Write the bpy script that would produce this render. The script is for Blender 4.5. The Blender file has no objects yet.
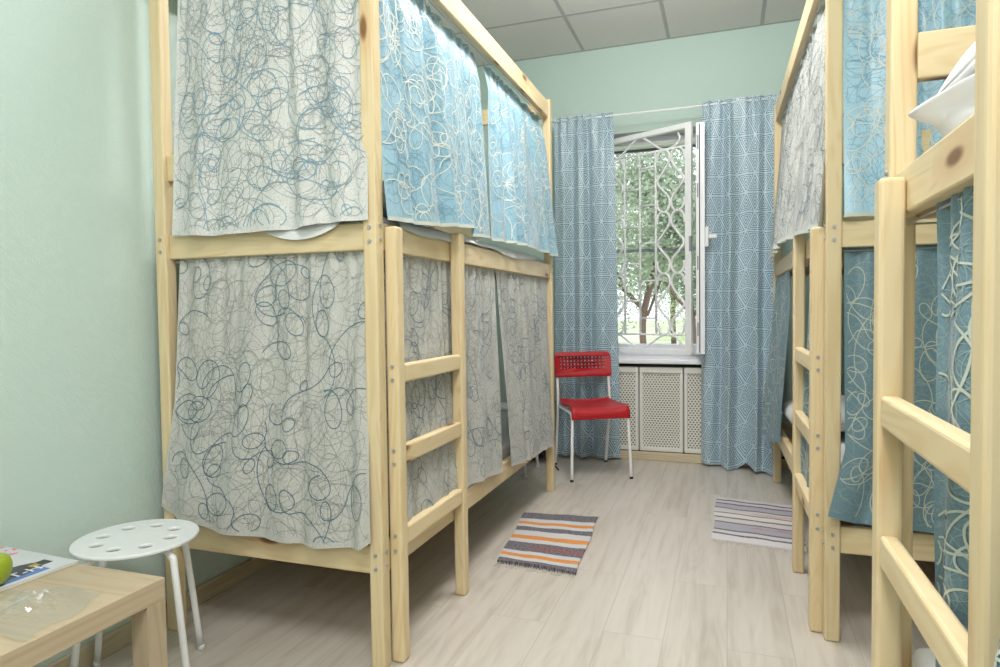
import bpy, bmesh, math, random
import numpy as np
from mathutils import Vector, Matrix

PI = math.pi
S = bpy.context.scene
C = S.collection
rng = random.Random(7)

# ------------------------------------------------------------------ helpers
def lin(c):
    r = []
    for x in c[:3]:
        x = x / 255.0
        r.append(x / 12.92 if x <= 0.04045 else ((x + 0.055) / 1.055) ** 2.4)
    return (r[0], r[1], r[2], 1.0)

class NT:
    """small node-tree writer"""
    def __init__(self, name):
        self.m = bpy.data.materials.new(name)
        self.m.use_nodes = True
        self.t = self.m.node_tree
        self.b = self.t.nodes['Principled BSDF']
        self.out = self.t.nodes['Material Output']
    def n(self, typ, **kw):
        nd = self.t.nodes.new(typ)
        for k, v in kw.items():
            setattr(nd, k, v)
        return nd
    def l(self, a, b):
        self.t.links.new(a, b)
    def val(self, sock, v):
        if isinstance(v, bpy.types.NodeSocket):
            self.l(v, sock)
        else:
            sock.default_value = v
    def m_(self, op, a, b=0.0, c=None, clamp=False):
        nd = self.n('ShaderNodeMath', operation=op)
        nd.use_clamp = clamp
        self.val(nd.inputs[0], a); self.val(nd.inputs[1], b)
        if c is not None: self.val(nd.inputs[2], c)
        return nd.outputs[0]
    def comb(self, x, y, z=0.0):
        nd = self.n('ShaderNodeCombineXYZ')
        self.val(nd.inputs[0], x); self.val(nd.inputs[1], y); self.val(nd.inputs[2], z)
        return nd.outputs[0]
    def uv(self):
        nd = self.n('ShaderNodeUVMap', uv_map='UVMap')
        s = self.n('ShaderNodeSeparateXYZ')
        self.l(nd.outputs[0], s.inputs[0])
        return s.outputs[0], s.outputs[1]
    def objco(self):
        nd = self.n('ShaderNodeTexCoord')
        s = self.n('ShaderNodeSeparateXYZ')
        self.l(nd.outputs['Object'], s.inputs[0])
        return s.outputs[0], s.outputs[1], s.outputs[2], nd.outputs['Object']
    def noise(self, vec, scale=1.0, detail=2.0, dist=0.0, rough=0.5, out='Fac'):
        nd = self.n('ShaderNodeTexNoise')
        self.val(nd.inputs['Vector'], vec)
        nd.inputs['Scale'].default_value = scale
        nd.inputs['Detail'].default_value = detail
        nd.inputs['Roughness'].default_value = rough
        nd.inputs['Distortion'].default_value = dist
        return nd.outputs[out]
    def mix(self, f, a, b, blend='MIX'):
        nd = self.n('ShaderNodeMix', data_type='RGBA', blend_type=blend)
        self.val(nd.inputs[0], f); self.val(nd.inputs[6], a); self.val(nd.inputs[7], b)
        return nd.outputs[2]
    def ramp(self, f, stops):
        nd = self.n('ShaderNodeValToRGB')
        e = nd.color_ramp.elements
        while len(e) < len(stops): e.new(0.5)
        for i, (p, c) in enumerate(stops):
            e[i].position = p; e[i].color = c
        self.l(f, nd.inputs[0])
        return nd.outputs[0]
    def smooth(self, f, a, b):
        nd = self.n('ShaderNodeMapRange', interpolation_type='SMOOTHSTEP')
        self.val(nd.inputs[0], f)
        nd.inputs[1].default_value = a; nd.inputs[2].default_value = b
        return nd.outputs[0]
    def color(self, c):
        self.val(self.b.inputs['Base Color'], c)
    def bump(self, h, strength=0.2, dist=0.01):
        nd = self.n('ShaderNodeBump')
        nd.inputs['Strength'].default_value = strength
        nd.inputs['Distance'].default_value = dist
        self.l(h, nd.inputs['Height'])
        self.l(nd.outputs[0], self.b.inputs['Normal'])
    def set(self, **kw):
        for k, v in kw.items():
            self.b.inputs[k.replace('_', ' ')].default_value = v

def plain(name, c, rough=0.5, metal=0.0, var=0.06, scale=30, **kw):
    t = NT(name)
    x, y, z, o = t.objco()
    n = t.noise(o, scale, 3)
    a = lin(c)
    b = tuple(v * (1 - var) for v in a[:3]) + (1,)
    t.color(t.mix(n, a, b))
    t.set(Roughness=rough, Metallic=metal, **kw)
    return t.m

def wood_mat(name, light, mid, dark, knots=True, rough=0.45, streak=30.0):
    t = NT(name)
    u, v = t.uv()
    oi = t.n('ShaderNodeObjectInfo')
    r = t.m_('MULTIPLY', oi.outputs['Random'], 37.0)
    g = t.noise(t.comb(t.m_('MULTIPLY', u, 1.6), t.m_('MULTIPLY', v, streak), r), 1.0, 4, 0.4)
    big = t.noise(t.comb(t.m_('MULTIPLY', u, 1.1), t.m_('MULTIPLY', v, 8.0), r), 1.0, 1.5, 0.3)
    rings = t.m_('SINE', t.m_('MULTIPLY', big, 75.0))
    rings = t.m_('MULTIPLY_ADD', rings, 0.16, 0.0)
    f = t.m_('ADD', g, rings)
    col = t.ramp(f, [(0.25, lin(mid)), (0.5, lin(light)), (0.72, lin(light)), (0.95, lin(dark))])
    tone = t.m_('MULTIPLY_ADD', oi.outputs['Random'], 0.10, 0.93)
    col = t.mix(1.0, col, t.comb(tone, tone, t.m_('MULTIPLY', tone, 0.99)), 'MULTIPLY')
    if knots:
        vo = t.n('ShaderNodeTexVoronoi', voronoi_dimensions='2D')
        t.l(t.comb(t.m_('MULTIPLY_ADD', u, 2.6, r), t.m_('MULTIPLY', v, 8.0), 0.0), vo.inputs['Vector'])
        vo.inputs['Scale'].default_value = 1.0
        sep = t.n('ShaderNodeSeparateColor'); t.l(vo.outputs['Color'], sep.inputs[0])
        pick = t.m_('GREATER_THAN', sep.outputs[0], 0.68)
        k = t.m_('MULTIPLY', t.m_('SUBTRACT', 1.0, t.smooth(vo.outputs['Distance'], 0.05, 0.13)), pick)
        halo = t.m_('MULTIPLY', t.m_('SUBTRACT', 1.0, t.smooth(vo.outputs['Distance'], 0.08, 0.4)), pick)
        col = t.mix(t.m_('MULTIPLY', halo, 0.35), col, lin((196, 140, 84)))
        col = t.mix(t.m_('MULTIPLY', k, 0.85), col, lin((112, 66, 34)))
    t.color(col)
    t.set(Roughness=rough)
    t.b.inputs['Specular IOR Level'].default_value = 0.35
    t.bump(g, 0.06, 0.004)
    return t.m

def tag(o, label=None, cat=None, group=None, kind=None):
    if label: o['label'] = label
    if cat: o['category'] = cat
    if group: o['group'] = group
    if kind: o['kind'] = kind
    return o

def empty(name, loc=(0, 0, 0), rz=0.0, parent=None):
    o = bpy.data.objects.new(name, None)
    o.empty_display_size = 0.1
    o.location = loc; o.rotation_euler = (0, 0, rz)
    if parent: o.parent = parent
    C.objects.link(o)
    return o

def mesh_obj(name, verts, faces, mats, parent=None, uvs=None, midx=None, smooth=False, loc=(0, 0, 0)):
    me = bpy.data.meshes.new(name)
    me.from_pydata([tuple(v) for v in verts], [], faces)
    if not isinstance(mats, (list, tuple)): mats = [mats]
    for m in mats: me.materials.append(m)
    if uvs is not None:
        ul = me.uv_layers.new(name='UVMap')
        flat = np.zeros(len(me.loops) * 2, dtype=np.float32)
        li = np.zeros(len(me.loops), dtype=np.int32)
        me.loops.foreach_get('vertex_index', li)
        flat[0::2] = np.asarray(uvs)[li, 0]; flat[1::2] = np.asarray(uvs)[li, 1]
        ul.data.foreach_set('uv', flat)
    if midx is not None: me.polygons.foreach_set('material_index', midx)
    if smooth: me.polygons.foreach_set('use_smooth', [True] * len(me.polygons))
    me.update()
    o = bpy.data.objects.new(name, me)
    o.location = loc
    if parent: o.parent = parent
    C.objects.link(o)
    return o

def bm_obj(name, bm, mats, parent=None, loc=(0, 0, 0), smooth=False):
    me = bpy.data.meshes.new(name)
    bm.to_mesh(me); bm.free()
    if not isinstance(mats, (list, tuple)): mats = [mats]
    for m in mats: me.materials.append(m)
    if smooth: me.polygons.foreach_set('use_smooth', [True] * len(me.polygons))
    o = bpy.data.objects.new(name, me)
    o.location = loc
    if parent: o.parent = parent
    C.objects.link(o)
    return o

def box_bm(bm, x0, x1, y0, y1, z0, z1, bevel=0.0, seg=2):
    r = bmesh.ops.create_cube(bm, size=1.0)
    vs = r['verts']
    for v in vs:
        v.co.x = x0 if v.co.x < 0 else x1
        v.co.y = y0 if v.co.y < 0 else y1
        v.co.z = z0 if v.co.z < 0 else z1
    if bevel > 0:
        es = list({e for v in vs for e in v.link_edges})
        bmesh.ops.bevel(bm, geom=es, offset=bevel, segments=seg, profile=0.5, affect='EDGES')

def uv_board(bm, axis):
    """u runs along the board, v across it, in metres"""
    ul = bm.loops.layers.uv.new('UVMap')
    ou, ov = rng.uniform(0, 50), rng.uniform(0, 50)
    bm.normal_update()
    for f in bm.faces:
        nn = [abs(c) for c in f.normal]
        d = nn.index(max(nn))
        if d == axis:
            a, b = [i for i in range(3) if i != axis]
            for lp in f.loops: lp[ul].uv = (ou + lp.vert.co[a] * 0.3, ov + lp.vert.co[b])
        else:
            b = [i for i in range(3) if i not in (axis, d)][0]
            for lp in f.loops: lp[ul].uv = (ou + lp.vert.co[axis], ov + d * 0.37 + lp.vert.co[b])

def board(name, parent, x0, x1, y0, y1, z0, z1, axis, m, bevel=0.004, seg=2):
    x0, x1 = min(x0, x1), max(x0, x1); y0, y1 = min(y0, y1), max(y0, y1)
    c = ((x0 + x1) / 2, (y0 + y1) / 2, (z0 + z1) / 2)
    bm = bmesh.new()
    box_bm(bm, x0 - c[0], x1 - c[0], y0 - c[1], y1 - c[1], z0 - c[2], z1 - c[2], bevel, seg)
    uv_board(bm, axis)
    return bm_obj(name, bm, m, parent, c)

def boxo(name, parent, x0, x1, y0, y1, z0, z1, m, bevel=0.003):
    x0, x1 = min(x0, x1), max(x0, x1); y0, y1 = min(y0, y1), max(y0, y1)
    c = ((x0 + x1) / 2, (y0 + y1) / 2, (z0 + z1) / 2)
    bm = bmesh.new()
    box_bm(bm, x0 - c[0], x1 - c[0], y0 - c[1], y1 - c[1], z0 - c[2], z1 - c[2], bevel)
    return bm_obj(name, bm, m, parent, c)

def tube_geo(pts, r, sides=8, V=None, F=None, cap=True):
    V = [] if V is None else V; F = [] if F is None else F
    P = [Vector(p) for p in pts]
    base = len(V); n = len(P)
    t0 = (P[1] - P[0]).normalized()
    ref = Vector((0, 0, 1)) if abs(t0.z) < 0.9 else Vector((1, 0, 0))
    nrm = t0.cross(ref).normalized()
    for i in range(n):
        if i == 0: t = P[1] - P[0]
        elif i == n - 1: t = P[-1] - P[-2]
        else: t = P[i + 1] - P[i - 1]
        t.normalize()
        nrm = (nrm - t * nrm.dot(t)).normalized()
        bi = t.cross(nrm)
        rr = r[i] if isinstance(r, (list, tuple)) else r
        for k in range(sides):
            a = 2 * PI * k / sides
            V.append(P[i] + (nrm * math.cos(a) + bi * math.sin(a)) * rr)
    for i in range(n - 1):
        for k in range(sides):
            a = base + i * sides + k; b = base + i * sides + (k + 1) % sides
            F.append((a, b, b + sides, a + sides))
    if cap:
        F.append(tuple(base + k for k in reversed(range(sides))))
        F.append(tuple(base + (n - 1) * sides + k for k in range(sides)))
    return V, F

def tube(name, pts, r, m, parent=None, sides=10):
    V, F = tube_geo(pts, r, sides)
    return mesh_obj(name, V, F, m, parent, smooth=True)

def smooth_path(pts, n=8):
    P = [Vector(p) for p in pts]
    P = [P[0] * 2 - P[1]] + P + [P[-1] * 2 - P[-2]]
    out = []
    for i in range(1, len(P) - 2):
        a, b, c, d = P[i - 1], P[i], P[i + 1], P[i + 2]
        for k in range(n):
            t = k / n
            out.append(0.5 * ((2 * b) + (c - a) * t + (2 * a - 5 * b + 4 * c - d) * t * t + (3 * b - a - 3 * c + d) * t ** 3))
    out.append(P[-2])
    return out

def holed_plate(outline, holes, thick, bevel=0.0):
    """flat plate with real holes: outline and holes are lists of (x, y) loops"""
    cu = bpy.data.curves.new('plate', 'CURVE')
    cu.dimensions = '2D'; cu.fill_mode = 'BOTH'
    cu.extrude = thick / 2; cu.bevel_depth = bevel; cu.bevel_resolution = 1
    for lp in [outline] + holes:
        sp = cu.splines.new('POLY'); sp.points.add(len(lp) - 1)
        for p, q in zip(sp.points, lp): p.co = (q[0], q[1], 0, 1)
        sp.use_cyclic_u = True
    o = bpy.data.objects.new('plate', cu); C.objects.link(o)
    dg = bpy.context.evaluated_depsgraph_get()
    me = bpy.data.meshes.new_from_object(o.evaluated_get(dg))
    bpy.data.objects.remove(o)
    return me

def text_mesh(txt, size, m, extrude=0.0004):
    cu = bpy.data.curves.new('lettering', 'FONT')
    cu.body = txt; cu.size = size; cu.extrude = extrude; cu.align_x = 'CENTER'; cu.align_y = 'CENTER'
    o = bpy.data.objects.new('lettering', cu); C.objects.link(o)
    dg = bpy.context.evaluated_depsgraph_get()
    me = bpy.data.meshes.new_from_object(o.evaluated_get(dg))
    bpy.data.objects.remove(o)
    me.materials.clear(); me.materials.append(m)
    return me

def from_mesh(name, me, m, parent=None, loc=(0, 0, 0)):
    me.materials.clear(); me.materials.append(m)
    me.name = name
    o = bpy.data.objects.new(name, me); o.location = loc
    if parent: o.parent = parent
    C.objects.link(o)
    return o

# ------------------------------------------------------------------ materials
PINE = wood_mat('pine', (226, 206, 167), (219, 195, 152), (209, 177, 128))
PINE_DARK = wood_mat('slat_wood', (196, 170, 124), (180, 150, 104), (160, 126, 84), knots=False)
OAKFOIL = wood_mat('oak_effect', (184, 167, 141), (174, 155, 128), (160, 140, 113), knots=False, rough=0.4, streak=22)
STEEL = plain('steel_bolt', (176, 180, 186), 0.35, 0.5)
WHITE_MET = plain('white_metal', (248, 248, 249), 0.35)
WHITE_PL = plain('white_plastic', (240, 242, 244), 0.4)
UPVC = plain('upvc', (246, 246, 250), 0.35, var=0.03)
RED_PL = plain('red_plastic', (180, 26, 34), 0.4, var=0.12, scale=60)
RUBBER = plain('rubber', (28, 28, 30), 0.7)
SHEET = plain('white_sheet', (226, 226, 226), 0.8, var=0.05, scale=14)
NAVY = plain('navy_cloth', (26, 28, 44), 0.85)
GREYM = plain('grey_metal', (150, 152, 160), 0.5)
SEAM = plain('header_shadow', (90, 90, 90), 0.8)

def fabric(name, base, base2, line, fine, sheen=0.15, rough=0.55):
    t = NT(name)
    u, v = t.uv()
    vec = t.comb(u, v, 0.0)
    n1 = t.noise(vec, 7.5, 1.2, 2.6)
    l1 = t.m_('ABSOLUTE', t.m_('SUBTRACT', t.m_('FRACT', t.m_('MULTIPLY', n1, 15.0)), 0.5))
    n2 = t.noise(t.comb(t.m_('ADD', u, 3.1), t.m_('ADD', v, 7.7), 2.0), 11.0, 1.2, 3.2)
    l2 = t.m_('ABSOLUTE', t.m_('SUBTRACT', t.m_('FRACT', t.m_('MULTIPLY', n2, 12.0)), 0.5))
    a = t.m_('SUBTRACT', 1.0, t.smooth(l1, 0.03, 0.13))
    b = t.m_('SUBTRACT', 1.0, t.smooth(l2, 0.03, 0.13))
    f = t.m_('MAXIMUM', a, b)
    big = t.noise(vec, 3.0, 2.0)
    col = t.mix(big, lin(base), lin(base2))
    col = t.mix(t.m_('MULTIPLY', f, 0.4), col, lin(fine))
    t.color(col)
    t.set(Roughness=rough)
    t.b.inputs['Sheen Weight'].default_value = sheen
    wv = t.noise(t.comb(t.m_('MULTIPLY', u, 1.0), v, 0.0), 240.0, 1.0)
    t.bump(wv, 0.12, 0.002)
    ln = NT(name + '_line')
    x, y, z, o = ln.objco()
    n = ln.noise(o, 60.0, 2.0)
    c = lin(line)
    ln.color(ln.mix(n, c, tuple(k * 0.85 for k in c[:3]) + (1,)))
    ln.set(Roughness=0.45)
    fl = NT(name + '_fine')
    fl.color(lin(fine)); fl.set(Roughness=0.6)
    return t.m, ln.m, fl.m

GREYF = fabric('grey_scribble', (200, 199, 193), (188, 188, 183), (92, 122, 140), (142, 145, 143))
GREYF_LIT = fabric('grey_scribble_lit', (218, 217, 212), (207, 208, 205), (132, 168, 186), (140, 148, 154))  # same grey cloth, a paler copy with the brighter light painted in
BLUEF = fabric('blue_scribble', (154, 190, 206), (142, 180, 198), (228, 230, 220), (98, 144, 164), sheen=0.3, rough=0.42)
BLUEF_SHADED = fabric('blue_scribble_shaded', (112, 140, 152), (96, 126, 140), (200, 207, 196), (150, 172, 174), sheen=0.2, rough=0.45)  # the blue cloth again, its shade painted in as darker teal

def tri_fabric():
    t = NT('triangle_jacquard')
    u, v = t.uv()
    h = 0.125
    k3 = math.sqrt(3) / 2
    p = [t.m_('DIVIDE', v, h),
         t.m_('DIVIDE', t.m_('ADD', t.m_('MULTIPLY', v, 0.5), t.m_('MULTIPLY', u, k3)), h),
         t.m_('DIVIDE', t.m_('SUBTRACT', t.m_('MULTIPLY', v, 0.5), t.m_('MULTIPLY', u, k3)), h)]
    ds = []
    for q in p:
        fr = t.m_('FRACT', q)
        ds.append(t.m_('MINIMUM', fr, t.m_('SUBTRACT', 1.0, fr)))
    d = t.m_('MINIMUM', ds[0], t.m_('MINIMUM', ds[1], ds[2]))
    st = t.m_('FRACT', t.m_('MULTIPLY_ADD', d, 10.5, 0.3))
    line = t.smooth(t.m_('ABSOLUTE', t.m_('SUBTRACT', st, 0.5)), 0.28, 0.40)
    edge = t.m_('LESS_THAN', d, 0.028)
    line = t.m_('MULTIPLY', line, t.m_('SUBTRACT', 1.0, edge))
    n = t.noise(t.comb(u, v, 0), 3.0, 2)
    base = t.mix(n, lin((192, 211, 221)), lin((176, 199, 212)))
    t.color(t.mix(line, base, lin((58, 92, 108))))
    t.val(t.b.inputs['Roughness'], t.m_('MULTIPLY_ADD', line, 0.2, 0.33))
    t.b.inputs['Sheen Weight'].default_value = 0.2
    return t.m
TRIF = tri_fabric()

# ------------------------------------------------------------------ curtains
def polyl(pts, s):
    P = np.asarray(pts, dtype=float)
    if P.shape[1] == 4:
        k, P = P[:, 0], P[:, 1:]
    else:
        k = np.linspace(0, 1, len(P))
    return np.stack([np.interp(s, k, P[:, i]) for i in range(3)], axis=-1)

def scribble(W, H, per_m2, r, fine=False):
    """one embroidered line after another: loops joined by loose sweeps"""
    out = []
    cell = 1.0 / math.sqrt(per_m2)
    nx, ny = max(1, round(W / cell)), max(1, round(H / cell))
    for cy in range(ny):
        for cx in range(nx):
            x, y = (cx + r.random()) * W / nx, (cy + r.random()) * H / ny
            th = r.uniform(0, 2 * PI)
            pts = [(0.0, 0.0)]; left = r.uniform(0.8, 1.5); sg = r.choice((-1, 1)); loop = r.random() < 0.5
            px, py = 0.0, 0.0
            while left > 0:
                if fine:
                    rad = r.uniform(0.018, 0.09); ln = rad * r.uniform(1.2, 4.5)
                    sg = -sg if r.random() < 0.5 else sg
                    k0 = k1 = sg / rad
                elif loop:
                    rad = r.uniform(0.016, 0.040); ln = rad * 2 * PI * r.uniform(0.85, 1.2)
                    k0, k1 = sg / rad, sg / (rad * r.uniform(0.9, 1.9))
                else:
                    rad = r.uniform(0.05, 0.15); ln = r.uniform(0.09, 0.23)
                    sg = -sg if r.random() < 0.65 else sg
                    k0 = k1 = sg / rad
                loop = not loop
                n = max(4, int(ln / (0.011 if fine else 0.0075))); d = ln / n
                for i in range(n):
                    k = k0 + (k1 - k0) * i / n
                    th += k * d
                    px += math.cos(th) * d * 1.2; py += math.sin(th) * d * 0.82
                    pts.append((px, py))
                left -= ln
            ca, sa = math.cos(th), math.sin(th)
            mx = sum(p[0] for p in pts) / len(pts); my = sum(p[1] for p in pts) / len(pts)
            pts = [(x + (p[0] - mx) * ca - (p[1] - my) * sa, y + (p[0] - mx) * sa + (p[1] - my) * ca) for p in pts]
            out.append(pts)
    return out

def curtain(name, label, cat, group, top, bot, n, full, nf, ampT, ampB, mats, seed,
            prof=None, per_m2=11, line_w=0.0024, header=True, NX=150, NY=70, loops=True, hdr=0.05, hem=None, gather=2.3, sway=0.0, rows=(), fine_m2=110, fine_w=0.0012):
    r = random.Random(seed)
    s = np.linspace(0, 1, NX); tt = np.linspace(0, 1, NY)
    T = polyl(top, s); B = polyl(bot, s)
    n = np.array(n, dtype=float); n /= np.linalg.norm(n)
    Wd = np.linalg.norm(np.diff(T, axis=0), axis=1).sum()
    Wb = np.linalg.norm(np.diff(B, axis=0), axis=1).sum()
    W = max(Wd, Wb) * full; H = np.linalg.norm(T - B, axis=1).mean()
    ph = [r.uniform(0, 6.28) for _ in range(8)]
    q = s + 0.035 * np.sin(2 * PI * s * 1.3 + ph[0]) + 0.02 * np.sin(2 * PI * s * 2.9 + ph[1])
    f1 = np.sin(2 * PI * nf * q + ph[2]) + 0.35 * np.sin(2 * PI * nf * 1.7 * q + ph[3])
    f1 *= 0.75 + 0.35 * np.sin(2 * PI * s * 1.6 + ph[4])
    f2 = np.sin(2 * PI * nf * gather * q + ph[5]) + 0.3 * np.sin(2 * PI * nf * gather * 1.9 * q + ph[6])
    P = np.zeros((NY, NX, 3))
    tang = (T[-1] - T[0]) / max(1e-6, np.linalg.norm(T[-1] - T[0]))
    for j, t in enumerate(tt):
        a = ampT + (ampB - ampT) * min(1, t * 1.15)
        g = ampT * 0.9 * math.exp(-t * H / 0.22)
        st = [(0.0, T)] + [(k, polyl(p, s)) for k, p in rows] + [(1.0, B)]
        for q_ in range(len(st) - 1):
            if st[q_][0] <= t <= st[q_ + 1][0]:
                w_ = (t - st[q_][0]) / (st[q_ + 1][0] - st[q_][0])
                base = st[q_][1] * (1 - w_) + st[q_ + 1][1] * w_
        off = np.interp(t, [k for k, _ in prof], [o for _, o in prof]) if prof else 0.0
        if header:
            dz = t * H
            pinch = 0.25 + 0.75 * min(1, abs(dz - hdr) / 0.04)
            fold = (f1 * a * min(1, 0.35 + dz / 0.3) + f2 * g) * pinch
        else:
            fold = f1 * a + f2 * g
        wob = 0.004 * np.sin(7 * t * H + 5 * s * 6.28 + ph[7]) * t
        P[j] = base + n[None] * (off + fold + wob)[:, None] + tang[None] * (sway * np.sin(2 * PI * nf * q + ph[2] + 1.2) * a)[:, None]
    V = P.reshape(-1, 3)
    uu, vv = np.meshgrid(s * W, tt * H)
    UV = np.stack([uu.ravel(), vv.ravel()], axis=-1)
    F = []
    for j in range(NY - 1):
        for i in range(NX - 1):
            a = j * NX + i
            F.append((a, a + 1, a + NX + 1, a + NX))
    mi = [0] * len(F)
    Vl = [tuple(v) for v in V]; Ul = [tuple(x) for x in UV]
    # analytic normal field
    dx = np.gradient(P, axis=1); dy = np.gradient(P, axis=0)
    Nn = np.cross(dx, dy); Nn /= np.linalg.norm(Nn, axis=2)[..., None] + 1e-9
    sgn = 1.0 if (Nn.reshape(-1, 3) @ n).mean() > 0 else -1.0
    Nn *= sgn
    def samp(A, x, y):
        fx = min(max(x / W * (NX - 1), 0), NX - 1.001); fy = min(max(y / H * (NY - 1), 0), NY - 1.001)
        i, j = int(fx), int(fy); a, b = fx - i, fy - j
        return (A[j, i] * (1 - a) + A[j, i + 1] * a) * (1 - b) + (A[j + 1, i] * (1 - a) + A[j + 1, i + 1] * a) * b
    def vsamp(A, x, y):
        fx = np.clip(x / W * (NX - 1), 0, NX - 1.001); fy = np.clip(y / H * (NY - 1), 0, NY - 1.001)
        i_ = fx.astype(int); j_ = fy.astype(int); a = (fx - i_)[:, None]; b = (fy - j_)[:, None]
        return (A[j_, i_] * (1 - a) + A[j_, i_ + 1] * a) * (1 - b) + (A[j_ + 1, i_] * (1 - a) + A[j_ + 1, i_ + 1] * a) * b
    def stitch(lines, width, lift, slot):
        for pts in lines:
            q = np.asarray(pts)
            tv = np.gradient(q, axis=0); tv /= np.linalg.norm(tv, axis=1)[:, None] + 1e-9
            o_ = np.stack([-tv[:, 1], tv[:, 0]], axis=-1) * (width / 2)
            ok = (q[:, 0] > 0.006) & (q[:, 0] < W - 0.006) & (q[:, 1] > 0.006) & (q[:, 1] < H - 0.014)
            nn = vsamp(Nn, q[:, 0], q[:, 1]) * lift
            A_ = vsamp(P, q[:, 0] + o_[:, 0], q[:, 1] + o_[:, 1]) + nn
            B_ = vsamp(P, q[:, 0] - o_[:, 0], q[:, 1] - o_[:, 1]) + nn
            prev = None
            for k in range(len(q)):
                if not ok[k]:
                    prev = None; continue
                i0 = len(Vl)
                Vl.append(tuple(A_[k])); Vl.append(tuple(B_[k]))
                Ul.append((q[k, 0], q[k, 1])); Ul.append((q[k, 0], q[k, 1]))
                if prev is not None:
                    F.append((prev, prev + 1, i0 + 1, i0)); mi.append(slot)
                prev = i0
    if loops:
        stitch(scribble(W, H, fine_m2, r, True), fine_w, 0.0010, 2)
        stitch(scribble(W, H, per_m2, r), line_w, 0.0018, 1)
    if hem is not None:      # a stitched strip along the lower edge
        for i in range(NX - 1):
            a = len(Vl)
            for ii, y in ((i, H), (i + 1, H), (i + 1, H - 0.012), (i, H - 0.012)):
                Vl.append(tuple(samp(P, s[ii] * W, y) + samp(Nn, s[ii] * W, y) * 0.0014)); Ul.append((s[ii] * W, y))
            F.append((a, a + 1, a + 2, a + 3)); mi.append(len(mats))
    o = mesh_obj(name, Vl, F, list(mats) + ([hem] if hem is not None else []), None, Ul, mi, True)
    # origin to the middle of the top edge
    c = Vector(T.mean(axis=0))
    o.data.transform(Matrix.Translation(-c)); o.location = c
    return tag(o, label, cat, group)

# ------------------------------------------------------------------ the room
XL, XR, YB, YF, ZC = -1.82, 1.20, -1.25, 4.745, 2.925
OX0, OX1, OZ0, OZ1, YO = -1.0, -0.10, 0.70, 2.31, 5.30     # window opening

def wall_mat(name, c, c2, weave=70):
    t = NT(name)
    x, y, z, o = t.objco()
    n = t.noise(o, 1.5, 2)
    w = t.noise(o, 130, 2)
    wv = t.n('ShaderNodeTexWave', wave_type='BANDS', bands_direction='DIAGONAL')
    t.l(o, wv.inputs['Vector']); wv.inputs['Scale'].default_value = weave; wv.inputs['Distortion'].default_value = 3
    t.color(t.mix(t.m_('MULTIPLY_ADD', wv.outputs['Fac'], 0.25, t.m_('MULTIPLY', n, 0.6)), lin(c), lin(c2)))
    t.set(Roughness=0.7)
    t.bump(t.m_('ADD', w, t.m_('MULTIPLY', wv.outputs['Fac'], 0.7)), 0.25, 0.003)
    return t.m
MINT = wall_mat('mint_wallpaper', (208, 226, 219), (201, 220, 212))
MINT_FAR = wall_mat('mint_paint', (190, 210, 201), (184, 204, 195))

def struct(name, verts, faces, m, uvs=None):
    return tag(mesh_obj(name, verts, faces, m, None, uvs), kind='structure')

def sbox(name, x0, x1, y0, y1, z0, z1, m, bevel=0.0):
    return tag(boxo(name, None, x0, x1, y0, y1, z0, z1, m, bevel), kind='structure')

# floor: pale laminate boards running away from the camera
t = NT('laminate')
x, y, z, o = t.objco()
br = t.n('ShaderNodeTexBrick')
br.offset = 0.37; br.squash = 1.0
t.l(t.comb(y, x, 0), br.inputs['Vector'])
br.inputs['Scale'].default_value = 1.0
br.inputs['Brick Width'].default_value = 1.28; br.inputs['Row Height'].default_value = 0.192
br.inputs['Mortar Size'].default_value = 0.0012; br.inputs['Mortar Smooth'].default_value = 0.1
br.inputs['Color1'].default_value = (0, 0, 0, 1); br.inputs['Color2'].default_value = (1, 1, 1, 1)
br.inputs['Mortar'].default_value = (0.5, 0.5, 0.5, 1)
sp = t.n('ShaderNodeSeparateColor'); t.l(br.outputs['Color'], sp.inputs[0])
rid = t.m_('MULTIPLY', sp.outputs[0], 9.0)
g = t.noise(t.comb(t.m_('MULTIPLY', x, 26.0), t.m_('MULTIPLY', y, 1.5), rid), 1.0, 5, 0.5)
g2 = t.noise(t.comb(t.m_('MULTIPLY', x, 7.0), t.m_('MULTIPLY', y, 0.9), rid), 1.0, 2, 1.2)
rg = t.m_('MULTIPLY', t.m_('SINE', t.m_('MULTIPLY', g2, 40.0)), 0.05)
f = t.m_('ADD', t.m_('ADD', t.m_('MULTIPLY', g, 0.9), rg), t.m_('MULTIPLY', sp.outputs[0], 0.10))
col = t.ramp(f, [(0.25, lin((178, 168, 156))), (0.5, lin((198, 190, 180))), (0.7, lin((204, 197, 188))), (0.95, lin((186, 176, 164)))])
col = t.mix(t.m_('MULTIPLY', br.outputs['Fac'], 0.35), col, lin((120, 108, 92)))
t.color(col)
t.set(Roughness=0.3)
t.b.inputs['Specular IOR Level'].default_value = 0.45
t.bump(g, 0.05, 0.003)
FLOOR = t.m
struct('floor', [(XL, YB, 0), (XR, YB, 0), (XR, YF, 0), (XL, YF, 0)], [(0, 1, 2, 3)], FLOOR)

# ceiling: suspended 60 cm tiles in a grid of T bars
t = NT('ceiling_tiles')
x, y, z, o = t.objco()
def gridline(c, off, w):
    fr = t.m_('FRACT', t.m_('DIVIDE', t.m_('SUBTRACT', c, off), 0.6))
    d = t.m_('MULTIPLY', t.m_('MINIMUM', fr, t.m_('SUBTRACT', 1.0, fr)), 0.6)
    return t.m_('SUBTRACT', 1.0, t.smooth(d, w - 0.002, w + 0.002))
gl = t.m_('MAXIMUM', gridline(x, -0.38 - 6.0, 0.012), gridline(y, 4.135 - 6.0, 0.012))
n = t.noise(o, 90, 3)
n2 = t.noise(o, 3, 2)
base = t.mix(n, lin((236, 233, 228)), lin((222, 219, 214)))
base = t.mix(t.m_('MULTIPLY', n2, 0.3), base, lin((214, 210, 204)))
t.color(t.mix(gl, base, lin((186, 184, 182))))
t.set(Roughness=0.85)
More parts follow.
